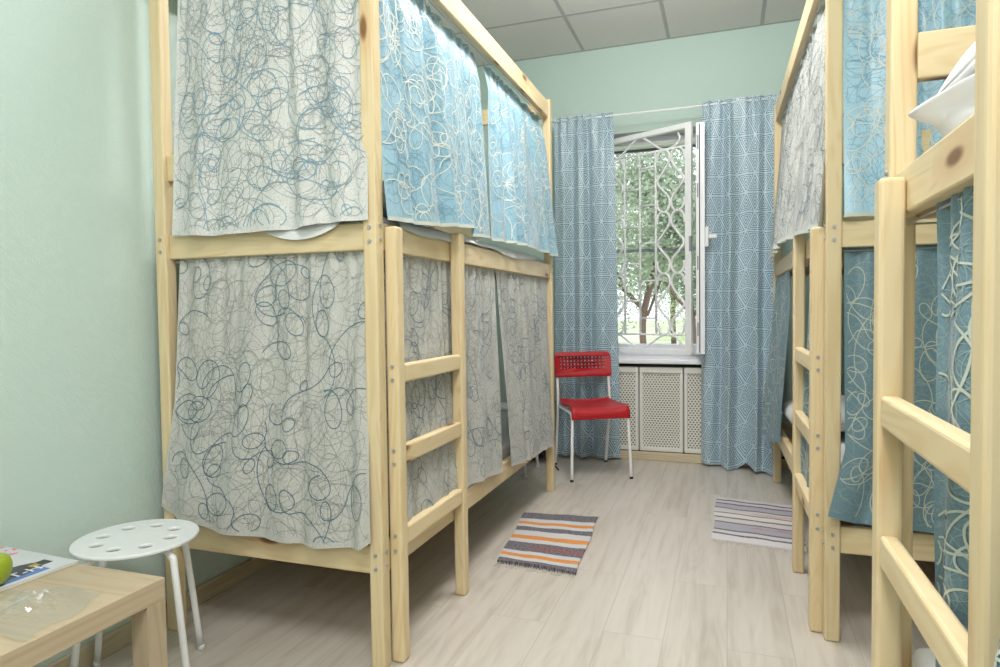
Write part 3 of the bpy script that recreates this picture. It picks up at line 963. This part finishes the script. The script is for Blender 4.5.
# far right bed
def rx(y): return 0.289 - 0.0125 * (y - 2.235)
curtain('bed_curtain', 'pale grey curtain on the upper aisle side of the bunk beside the window, right', 'curtain', GRP,
        [(rx(4.2) + 0.044, 4.20, 2.145), (rx(2.29) + 0.044, 2.29, 2.145)],
        [(0, 0.232, 4.16, 1.305), (0.3, 0.236, 3.65, 1.335), (0.5, 0.23, 3.25, 1.345), (1, 0.272, 2.25, 1.30)],
        (-1, 0, 0), 1.25, 9, 0.012, 0.014, GREYF, 41, per_m2=22, hem=HEM, NX=200, NY=70)
curtain('bed_curtain', 'shiny light blue curtain, coloured as if brightly lit, on the upper end of the bunk beside the window, right', 'curtain', GRP,
        [(0.335, 2.278, 2.15), (1.06, 2.278, 2.15)], [(0.338, 2.232, 1.322), (1.07, 2.240, 1.322)],
        (0, -1, 0), 1.15, 5, 0.012, 0.010, BLUEF_LIT, 42, per_m2=48, line_w=0.003, hem=HEM, NX=170, NY=80)
curtain('bed_curtain', 'blue curtain in painted shade, gathered on the lower bunk beside the right window curtain', 'curtain', GRP,
        [(rx(4.2) + 0.02, 4.20, 1.235), (rx(3.75) + 0.02, 3.50, 1.235)],
        [(0, 0.205, 4.22, 0.335), (0.5, 0.222, 3.90, 0.32), (1, 0.245, 3.72, 0.335)],
        (-1, 0, 0), 1.5, 3.5, 0.010, 0.018, BLUEF_SHADED, 43, per_m2=48, line_w=0.0034, NX=120, NY=70, hdr=0.0)
curtain('bed_curtain', 'blue curtain in painted shade, bunched behind the ladder of the bunk beside the window, right', 'curtain', GRP,
        [(rx(2.8) + 0.025, 2.72, 1.235), (rx(2.3) + 0.025, 2.30, 1.235)],
        [(0, 0.275, 2.86, 0.37), (1, 0.29, 2.34, 0.37)],
        (-1, 0, 0), 1.5, 4, 0.008, 0.012, BLUEF_SHADED, 44, per_m2=48, line_w=0.0034, NX=120, NY=60, hdr=0.0)
curtain('bed_curtain', 'blue curtain in painted shade with cream loops on the lower end of the bunk beside the window, right', 'curtain', GRP,
        [(0.345, 2.282, 1.245), (1.06, 2.282, 1.245)],
        [(0, 0.293, 2.215, 0.405), (0.12, 0.37, 2.212, 0.385), (0.4, 0.6, 2.215, 0.375), (1, 1.06, 2.215, 0.38)],
        (0, -1, 0), 1.15, 5, 0.010, 0.012, BLUEF_SHADED, 45, per_m2=48, line_w=0.0032, NX=170, NY=80, hdr=0.0,
        rows=[(0.3, [(0.343, 2.262, 0.98), (1.06, 2.262, 0.98)]), (0.74, [(0.342, 2.226, 0.61), (1.06, 2.238, 0.61)])])
# nearest bed
curtain('bed_curtain', 'blue curtain in deep painted shade with cream loops behind the thick rungs of the nearest bunk', 'curtain', GRP,
        [(0.316, 1.200, 1.235), (0.322, 0.30, 1.235)],
        [(0, 0.286, 1.13, 0.25), (0.42, 0.308, 0.80, 0.25), (0.55, 0.185, 0.69, 0.25), (1, 0.17, 0.35, 0.25)],
        (-1, 0, 0), 1.25, 5, 0.010, 0.016, BLUEF_SHADED, 46, per_m2=48, line_w=0.0036, NX=170, NY=90, hdr=0.0,
        rows=[(0.5, [(0, 0.298, 1.175, 0.74), (0.42, 0.312, 0.81, 0.74), (0.56, 0.252, 0.70, 0.74), (1, 0.22, 0.35, 0.74)])])

# ------------------------------------------------------------------ table and what lies on it
TX, TY = -1.492, 0.863
tb = empty('side_table', (TX, TY, 0))
tag(tb, 'low square oak-effect coffee table in the near left corner', 'table')
board('tabletop', tb, -0.275, 0.275, -0.275, 0.275, 0.40, 0.45, 0, OAKFOIL, 0.002)
for a in (-1, 1):
    for b in (-1, 1):
        board('leg', tb, a * 0.225, a * 0.275, b * 0.225, b * 0.275, 0, 0.40, 2, OAKFOIL, 0.0015)

# magazine: a printed cover on a thin block of pages
t = NT('magazine_cover')
u, v = t.uv()
n = t.noise(t.comb(u, v, 0), 3.0, 3)
col = t.mix(n, lin((196, 204, 216)), lin((222, 218, 214)))
def rect(u0, u1, v0, v1, skew=0.0):
    uu = t.m_('SUBTRACT', u, t.m_('MULTIPLY', v, skew))
    a = t.m_('MULTIPLY', t.m_('GREATER_THAN', uu, u0), t.m_('LESS_THAN', uu, u1))
    b = t.m_('MULTIPLY', t.m_('GREATER_THAN', v, v0), t.m_('LESS_THAN', v, v1))
    return t.m_('MULTIPLY', a, b)
nb = t.noise(t.comb(u, v, 1.0), 9.0, 2)
col = t.mix(rect(0.0, 0.72, 0.06, 0.16), col, lin((92, 124, 196)))
blob = t.m_('LESS_THAN', t.m_('ADD', t.m_('POWER', t.m_('DIVIDE', t.m_('SUBTRACT', u, 0.45), 0.33), 2.0), t.m_('POWER', t.m_('DIVIDE', t.m_('SUBTRACT', v, 0.27), 0.15), 2.0)), t.m_('MULTIPLY_ADD', nb, 0.6, 0.6))
col = t.mix(blob, col, lin((52, 46, 70)))
col = t.mix(rect(0.60, 0.88, 0.20, 0.32), col, lin((30, 28, 30)))
col = t.mix(rect(0.66, 0.76, 0.22, 0.30), col, lin((176, 148, 62)))
col = t.mix(t.m_('MULTIPLY', t.m_('GREATER_THAN', v, 0.7), t.m_('GREATER_THAN', nb, 0.56)), col, lin((244, 120, 150)))
t.color(col); t.set(Roughness=0.25)
mg = empty('magazine', (-1.632, 1.045, 0.4505), -0.05)
tag(mg, 'glossy magazine lying under the green apple on the coffee table', 'magazine')
mesh_obj('cover', [(-0.14, -0.10, 0.0062), (0.14, -0.10, 0.0062), (0.14, 0.10, 0.0062), (-0.14, 0.10, 0.0062)], [(0, 1, 2, 3)], t.m, mg,
         uvs=[(0, 1), (0, 0), (1, 0), (1, 1)])
boxo('page_block', mg, -0.139, 0.139, -0.099, 0.099, 0.0, 0.006, plain('paper', (232, 230, 224), 0.7), 0.0008)
lt = from_mesh('cover_lettering', text_mesh('T-H', 0.042, WHITE_PL), WHITE_PL, mg, (0.090, 0.008, 0.0066)); lt.rotation_euler = (0, 0, PI / 2)

# green apple
def lathe(prof, seg=32):
    V, F = [], []
    for (r, z) in prof:
        for k in range(seg):
            a = 2 * PI * k / seg
            V.append((r * math.cos(a), r * math.sin(a), z))
    for i in range(len(prof) - 1):
        for k in range(seg):
            a = i * seg + k; b = i * seg + (k + 1) % seg
            F.append((a, b, b + seg, a + seg))
    return V, F
t = NT('apple_skin')
x, y, z, o = t.objco()
n = t.noise(o, 30, 3)
sp_ = t.n('ShaderNodeTexVoronoi'); sp_.inputs['Scale'].default_value = 160; t.l(o, sp_.inputs['Vector'])
c = t.mix(n, lin((140, 162, 34)), lin((166, 180, 52)))
c = t.mix(t.m_('LESS_THAN', sp_.outputs['Distance'], 0.16), c, lin((200, 206, 90)))
t.color(c); t.set(Roughness=0.3)
prof = [(0.0005, 0.060), (0.006, 0.064), (0.014, 0.071), (0.024, 0.072), (0.033, 0.065), (0.038, 0.052), (0.0385, 0.040), (0.036, 0.026), (0.029, 0.012), (0.020, 0.003), (0.011, 0.0), (0.0005, 0.005)]
P_ = [(p.x, p.z) for p in smooth_path([(a, 0, b) for a, b in prof], 3)]
V, F = lathe(P_)
ap = mesh_obj('apple', V, F, t.m, None, smooth=True, loc=(-1.532, 0.972, 0.4568))
ap.scale = (0.92, 0.92, 0.92)
tag(ap, 'green apple resting on the magazine', 'apple')
tube('stem', [(0, 0, 0.060), (0.001, 0.001, 0.070), (0.004, 0.002, 0.078)], 0.0014, BARK, ap, 6)

# clear crumpled plastic bag
t = NT('clear_film')
t.color((0.95, 0.96, 0.95, 1)); t.set(Roughness=0.08, IOR=1.2)
tr = t.n('ShaderNodeBsdfTransparent'); tr.inputs[0].default_value = (0.97, 0.98, 0.98, 1)
gl_ = t.n('ShaderNodeBsdfGlossy'); gl_.inputs['Roughness'].default_value = 0.12
df = t.n('ShaderNodeBsdfDiffuse'); df.inputs[0].default_value = lin((226, 228, 222))
m1 = t.n('ShaderNodeMixShader'); m1.inputs[0].default_value = 0.16
t.l(tr.outputs[0], m1.inputs[1]); t.l(gl_.outputs[0], m1.inputs[2])
m2 = t.n('ShaderNodeMixShader'); m2.inputs[0].default_value = 0.08
t.l(m1.outputs[0], m2.inputs[1]); t.l(df.outputs[0], m2.inputs[2])
t.l(m2.outputs[0], t.out.inputs['Surface'])
FILM = t.m
r = random.Random(12)
n = 26
V, F = [], []
hm = [[r.random() for _ in range(n + 1)] for _ in range(n + 1)]
for j in range(n + 1):
    for i in range(n + 1):
        u, v = i / n * 2 - 1, j / n * 2 - 1
        k = max(0, 1 - u * u) * max(0, 1 - v * v)
        z = 0.003 + 0.006 * k + 0.016 * (hm[j][i] - 0.3) * (0.25 + k) * k + 0.007 * abs(math.sin(5 * u + 3 * v)) * k
        V.append((u * 0.145 + 0.012 * math.sin(4 * v + 1) + 0.006 * (hm[i][j] - .5), v * 0.105 + 0.014 * math.sin(5 * u), max(0.002, z)))
for j in range(n):
    for i in range(n):
        a = j * (n + 1) + i
        F.append((a, a + 1, a + n + 2, a + n + 1))
bg = mesh_obj('plastic_bag', V, F, FILM, None, loc=(-1.385, 0.905, 0.4505))
bg.rotation_euler = (0, 0, 0.25)
tag(bg, 'clear crumpled plastic bag on the coffee table in front of the magazine', 'plastic bag')

# ------------------------------------------------------------------ round stools
def circle(cx, cy, rx, ry, n, rot=0.0):
    return [(cx + rx * math.cos(a) * math.cos(rot) - ry * math.sin(a) * math.sin(rot),
             cy + rx * math.cos(a) * math.sin(rot) + ry * math.sin(a) * math.cos(rot)) for a in [2 * PI * k / n for k in range(n)]]
def make_stool(loc, rz, h, label):
    root = empty('round_stool', loc, rz)
    tag(root, label, 'stool', 'white round stools')
    holes = [circle(0.099 * math.cos(a), 0.099 * math.sin(a), 0.0205, 0.0205, 16) for a in [2 * PI * (k + 0.5) / 8 for k in range(8)]]
    me = holed_plate(circle(0, 0, 0.158, 0.158, 64), holes, 0.004, 0.003)
    from_mesh('seat', me, WHITE_PL, root, (0, 0, h - 0.005))
    for k in range(4):
        a = 2 * PI * k / 4
        c, s = math.cos(a), math.sin(a)
        rad = [(0.02, h - 0.020), (0.10, h - 0.020), (0.128, h - 0.023), (0.147, h - 0.040), (0.156, h - 0.075), (0.20, 0.012)]
        pts = smooth_path([(q * c, q * s, z) for q, z in rad], 6)
        lg = tube('leg', pts, 0.0095, WHITE_MET, root, 12)
        tube('foot_cap', [(0.2005 * c, 0.2005 * s, 0.018), (0.202 * c, 0.202 * s, 0.0)], 0.0105, WHITE_PL, lg, 12)
    return root
make_stool((-1.582, 1.386, 0), -0.12, 0.423, 'white round stool with a ring of holes beside the coffee table')
make_stool((-1.335, 4.02, 0), PI / 4, 0.43, 'white legged stool hidden behind the left bunk near the window wall')

# dark bag on the floor behind the left bunk
V, F = [], []
n = 20
for j in range(n + 1):
    for i in range(n):
        th = 2 * PI * i / n; ph = PI * j / n
        w = 1 + 0.13 * math.sin(3 * th + 2 * ph) + 0.08 * math.sin(7 * th)
        V.append((0.15 * math.sin(ph) * math.cos(th) * w, 0.09 * math.sin(ph) * math.sin(th) * w, 0.075 + 0.075 * math.cos(ph) * (0.9 + 0.2 * math.sin(4 * th) * math.sin(ph))))
for j in range(n):
    for i in range(n):
        a = j * n + i; b = j * n + (i + 1) % n
        F.append((a, b, b + n, a + n))
bb = mesh_obj('cloth_bag', V, F, NAVY, None, smooth=True, loc=(-1.30, 4.36, 0.0))
tag(bb, 'dark navy bundle on the floor behind the left bunk, seen under its rail', 'bag')
tube('strap', [(0.10, -0.07, 0.06), (0.16, -0.11, 0.012), (0.22, -0.16, 0.006), (0.26, -0.24, 0.005)], 0.005, NAVY, bb, 6)

# ------------------------------------------------------------------ red chair
yaw_c = math.atan2(0.47, 0.88)
ch = empty('chair', (-0.836, 4.16, 0), yaw_c)
tag(ch, 'red plastic chair with white metal legs under the window', 'chair')
# seat: dished sheet with a rolled front edge; local front is -y
V, F = [], []
NXs, NYs = 17, 22
prof = [(0.135, 0.452), (0.12, 0.440), (0.06, 0.434), (-0.02, 0.432), (-0.10, 0.436), (-0.165, 0.440), (-0.190, 0.436), (-0.212, 0.422), (-0.221, 0.400), (-0.222, 0.378)]
pp = [(p.y, p.z) for p in smooth_path([(0, a, b) for a, b in prof], 3)]
for (yy, zz) in pp:
    for i in range(NXs):
        u = i / (NXs - 1) * 2 - 1
        w = 0.186 if yy < 0.05 else 0.186 - 0.02 * ((yy - 0.05) / 0.09)
        V.append((u * w, yy, zz + 0.012 * abs(u) ** 3 * (1 if zz > 0.40 else 0)))
for j in range(len(pp) - 1):
    for i in range(NXs - 1):
        a = j * NXs + i
        F.append((a, a + 1, a + NXs + 1, a + NXs))
st = mesh_obj('seat', V, F, RED_PL, ch, smooth=True)
md = st.modifiers.new('thick', 'SOLIDIFY'); md.thickness = 0.007
# backrest with a grid of square holes, bent around the sitter
def rrect(w, h, rad, n=6):
    P = []
    for cx, cy, a0 in ((w - rad, h - rad, 0), (-w + rad, h - rad, 90), (-w + rad, -h + rad * 0.5, 180), (w - rad, -h + rad * 0.5, 270)):
        rr = rad if cy > 0 else rad * 0.5
        cx2 = (w - rr) * (1 if cx > 0 else -1)
        for k in range(n + 1):
            a = math.radians(a0 + 90 * k / n)
            P.append((cx2 + rr * math.cos(a), cy + rr * math.sin(a)))
    return P
holes = []
for j in range(4):
    for i in range(13):
        cx, cy = (i - 6) * 0.0245, 0.045 - j * 0.0225
        holes.append([(cx - 0.0065, cy - 0.0058), (cx + 0.0065, cy - 0.0058), (cx + 0.0065, cy + 0.0058), (cx - 0.0065, cy + 0.0058)])
me = holed_plate(rrect(0.195, 0.082, 0.035), holes, 0.006, 0.001)
bm = bmesh.new(); bm.from_mesh(me)
for v in bm.verts:
    x_, y_, z_ = v.co
    v.co = Vector((x_, 0.03 * (1 - (x_ / 0.195) ** 2) * 1.0 + y_ * 0.18 - z_, y_))
bm.to_mesh(me); bm.free()
from_mesh('backrest', me, RED_PL, ch, (0, 0.165, 0.685))
for sg in (-1, 1):
    x_ = sg * 0.178
    pts = smooth_path([(x_, 0.235, 0.0), (x_, 0.185, 0.22), (x_, 0.15, 0.40), (x_, 0.150, 0.50), (x_, 0.170, 0.612)], 5)
    lg = tube('leg', pts, 0.0095, WHITE_MET, ch, 10)
    tube('foot_cap', [(x_, 0.233, 0.014), (x_, 0.236, 0.0)], 0.0108, RUBBER, lg, 10)
    pts = smooth_path([(x_, 0.12, 0.415), (x_, 0.0, 0.413), (x_, -0.15, 0.415), (x_, -0.20, 0.395), (x_ * 1.01, -0.213, 0.34), (x_ * 1.07, -0.232, 0.0)], 5)
    lg = tube('leg', pts, 0.0095, WHITE_MET, ch, 10)
    tube('foot_cap', [(x_ * 1.068, -0.231, 0.014), (x_ * 1.07, -0.2325, 0.0)], 0.0108, RUBBER, lg, 10)
tube('crossbar', [(-0.178, 0.10, 0.413), (0.178, 0.10, 0.413)], 0.008, WHITE_MET, ch)

# ------------------------------------------------------------------ rag rugs
def rug_mat(name, stops, red=None):
    t = NT(name)
    u, v = t.uv()                      # v runs 0..1 along the rug
    wob = t.m_('MULTIPLY', t.m_('SUBTRACT', t.noise(t.comb(t.m_('MULTIPLY', u, 4.0), t.m_('MULTIPLY', v, 3.0), 0), 1.0, 2), 0.5), 0.035)
    vv = t.m_('ADD', v, wob)
    nd = t.n('ShaderNodeValToRGB'); nd.color_ramp.interpolation = 'CONSTANT'
    e = nd.color_ramp.elements
    while len(e) < len(stops): e.new(0.5)
    for k, (p, c) in enumerate(stops): e[k].position = p; e[k].color = lin(c)
    t.l(vv, nd.inputs[0])
    fl = t.noise(t.comb(t.m_('MULTIPLY', u, 40.0), t.m_('MULTIPLY', v, 160.0), 0), 1.0, 3, rough=0.7)
    col = t.mix(t.smooth(fl, 0.42, 0.62), nd.outputs[0], lin((206, 200, 196)), 'MIX')
    dark = t.n('ShaderNodeSeparateColor'); t.l(nd.outputs[0], dark.inputs[0])
    isdark = t.m_('LESS_THAN', dark.outputs[2], 0.13)
    isor = t.m_('GREATER_THAN', t.m_('SUBTRACT', dark.outputs[0], dark.outputs[2]), 0.3)
    amt = t.m_('MULTIPLY_ADD', t.m_('MULTIPLY', isdark, t.m_('SUBTRACT', 1.0, isor)), 0.45, 0.06)
    col = t.mix(t.m_('MULTIPLY', t.smooth(fl, 0.42, 0.62), amt), nd.outputs[0], lin((196, 190, 190)))
    if red:
        pu = t.noise(t.comb(t.m_('MULTIPLY', u, 2.2), t.m_('MULTIPLY', v, 9.0), 3.0), 1.0, 1)
        msk = None
        for (a, b) in red:
            k = t.m_('MULTIPLY', t.m_('GREATER_THAN', vv, a), t.m_('LESS_THAN', vv, b))
            msk = k if msk is None else t.m_('MAXIMUM', msk, k)
        col = t.mix(t.m_('MULTIPLY', t.m_('MULTIPLY', msk, t.m_('MULTIPLY', t.smooth(fl, 0.4, 0.6), t.m_('GREATER_THAN', pu, 0.52))), 0.7), col, lin((196, 96, 72)))
    t.color(col); t.set(Roughness=0.95)
    wv = t.m_('SINE', t.m_('MULTIPLY', v, 420.0))
    t.bump(t.m_('ADD', wv, fl), 0.5, 0.004)
    return t.m
def rug(c00, c10, c11, c01, m, label, seed, fringe_m, curl=0.0):
    """corners near-left, near-right, far-right, far-left on the floor"""
    r = random.Random(seed)
    cx = sum(p[0] for p in (c00, c10, c11, c01)) / 4; cy = sum(p[1] for p in (c00, c10, c11, c01)) / 4
    root = empty('rag_rug', (cx, cy, 0))
    tag(root, label, 'rug', 'striped rag rugs')
    N, M = 24, 40
    V, U, F = [], [], []
    for lay in (0, 1):
        for j in range(M + 1):
            for i in range(N + 1):
                s, t_ = i / N, j / M
                a = Vector(c00).lerp(Vector(c10), s); b = Vector(c01).lerp(Vector(c11), s)
                p = a.lerp(b, t_)
                wig = 0.004 * math.sin(9 * t_ + seed)
                z = (0.008 + 0.0012 * math.sin(14 * s + 9 * t_) * math.sin(11 * t_)) if lay == 0 else 0.001
                if lay == 0: z += curl * max(0, 1 - t_ * 12) * abs(math.sin(2.4 * s + 0.4))
                V.append((p.x - cx + wig, p.y - cy, z)); U.append((s, t_))
    m_ = (N + 1) * (M + 1)
    for j in range(M):
        for i in range(N):
            a = j * (N + 1) + i
            F.append((a, a + 1, a + N + 2, a + N + 1)); F.append((m_ + a, m_ + a + N + 1, m_ + a + N + 2, m_ + a + 1))
    ring = [i for i in range(N + 1)] + [j * (N + 1) + N for j in range(1, M + 1)] + [M * (N + 1) + i for i in range(N - 1, -1, -1)] + [j * (N + 1) for j in range(M - 1, 0, -1)]
    for k in range(len(ring)):
        a, b = ring[k], ring[(k + 1) % len(ring)]
        F.append((b, a, m_ + a, m_ + b))
    mesh_obj('woven_field', V, F, m, root, U, smooth=False)
    for (p, q, d) in ((Vector(c00), Vector(c10), -1), (Vector(c01), Vector(c11), 1)):
        V, F = [], []
        for k in range(46):
            s = (k + r.random() * 0.6) / 46
            a = p.lerp(q, s)
            L = r.uniform(0.015, 0.042); dx = r.uniform(-0.016, 0.016)
            pts = [(a.x - cx, a.y - cy - d * 0.004, 0.006), (a.x - cx + dx * 0.4, a.y - cy + d * L * 0.5, 0.004), (a.x - cx + dx, a.y - cy + d * L, 0.002)]
            tube_geo(pts, 0.0014, 5, V, F)
        tag(mesh_obj('fringe', V, F, fringe_m, root, smooth=True), kind='stuff')
FR = plain('rug_fringe', (214, 208, 194), 0.9)
DK, GY, OR_, LG = (74, 70, 84), (186, 182, 186), (226, 148, 74), (204, 204, 206)
rug1 = rug_mat('rag_orange', [(0.0, DK), (0.07, LG), (0.12, OR_), (0.17, LG), (0.22, DK), (0.375, LG), (0.437, OR_), (0.505, LG), (0.60, DK), (0.68, LG), (0.735, OR_), (0.79, LG), (0.86, DK)], red=[(0.27, 0.33)])
rug((-0.905, 2.525), (-0.565, 2.495), (-0.612, 3.225), (-0.990, 3.185), rug1, 'striped rag rug with orange bands on the floor beside the left bunk', 3, FR, 0.012)
rug2 = rug_mat('rag_grey', [(0.0, (222, 218, 220)), (0.10, DK), (0.13, (214, 210, 212)), (0.19, DK), (0.215, (176, 172, 184)), (0.36, DK), (0.385, (214, 208, 206)), (0.47, DK), (0.50, (226, 220, 216)),
                            (0.585, DK), (0.605, (212, 206, 206)), (0.70, DK), (0.725, (178, 174, 186)), (0.82, DK), (0.85, (206, 200, 204)), (0.91, DK), (0.94, (216, 210, 214))], red=[(0.30, 0.345), (0.62, 0.66)])
rug((-0.064, 3.075), (0.325, 3.02), (0.335, 3.70), (-0.056, 3.765), rug2, 'pale grey striped rag rug on the floor beside the far right bunk', 5, FR)

# ------------------------------------------------------------------ light
def area(name, loc, size, power, rot=(0, 0, 0), col=(1, 1, 1), sy=None):
    ld = bpy.data.lights.new(name, 'AREA'); ld.energy = power; ld.color = col
    ld.shape = 'RECTANGLE'; ld.size = size; ld.size_y = sy or size
    o = bpy.data.objects.new(name, ld); o.location = loc; o.rotation_euler = rot
    C.objects.link(o)
    return o
area('ceiling_lamp', (-0.42, 2.45, 2.84), 0.28, 25, col=(1.0, 0.992, 0.98), sy=0.9)
area('ceiling_fill', (-0.30, 2.75, 2.70), 0.5, 32, rot=(PI - 0.5, 0, 0), col=(1.0, 0.992, 0.98), sy=0.5)  # fill light added to brighten the ceiling, not a real fixture
area('ceiling_lamp', (-0.15, 0.30, 2.84), 0.4, 40, col=(1.0, 0.992, 0.98), sy=0.9)
area('bounced_flash', (-0.25, -0.9, 2.2), 1.2, 20, rot=(math.radians(66), 0, math.radians(6)), col=(1, 0.99, 0.97))

W = bpy.data.worlds.new('World'); S.world = W; W.use_nodes = True
nt = W.node_tree
bgd = nt.nodes['Background']
bgd.inputs[0].default_value = (0.90, 0.95, 1.0, 1); bgd.inputs[1].default_value = 2.0

# ------------------------------------------------------------------ camera
f_px, yaw, pit, roll = 651.835, 0.33520, 0.034668, -0.012661
fw = Vector((-math.sin(yaw) * math.cos(pit), math.cos(yaw) * math.cos(pit), -math.sin(pit)))
rt = Vector((math.cos(yaw), math.sin(yaw), 0)); up = rt.cross(fw)
r2 = rt * math.cos(roll) + up * math.sin(roll); u2 = up * math.cos(roll) - rt * math.sin(roll)
cd = bpy.data.cameras.new('camera'); cd.sensor_width = 36.0; cd.lens = f_px / 1000 * 36.0
cd.clip_start = 0.02; cd.clip_end = 200
co = bpy.data.objects.new('camera', cd)
co.matrix_world = Matrix(((r2.x, u2.x, -fw.x, 0), (r2.y, u2.y, -fw.y, 0), (r2.z, u2.z, -fw.z, 1.05), (0, 0, 0, 1)))
C.objects.link(co); S.camera = co
S.view_settings.view_transform = 'Standard'
S.view_settings.look = 'None'
S.view_settings.exposure = 0.0
S.cycles.use_denoising = True
S.cycles.max_bounces = 8
S.cycles.transparent_max_bounces = 12
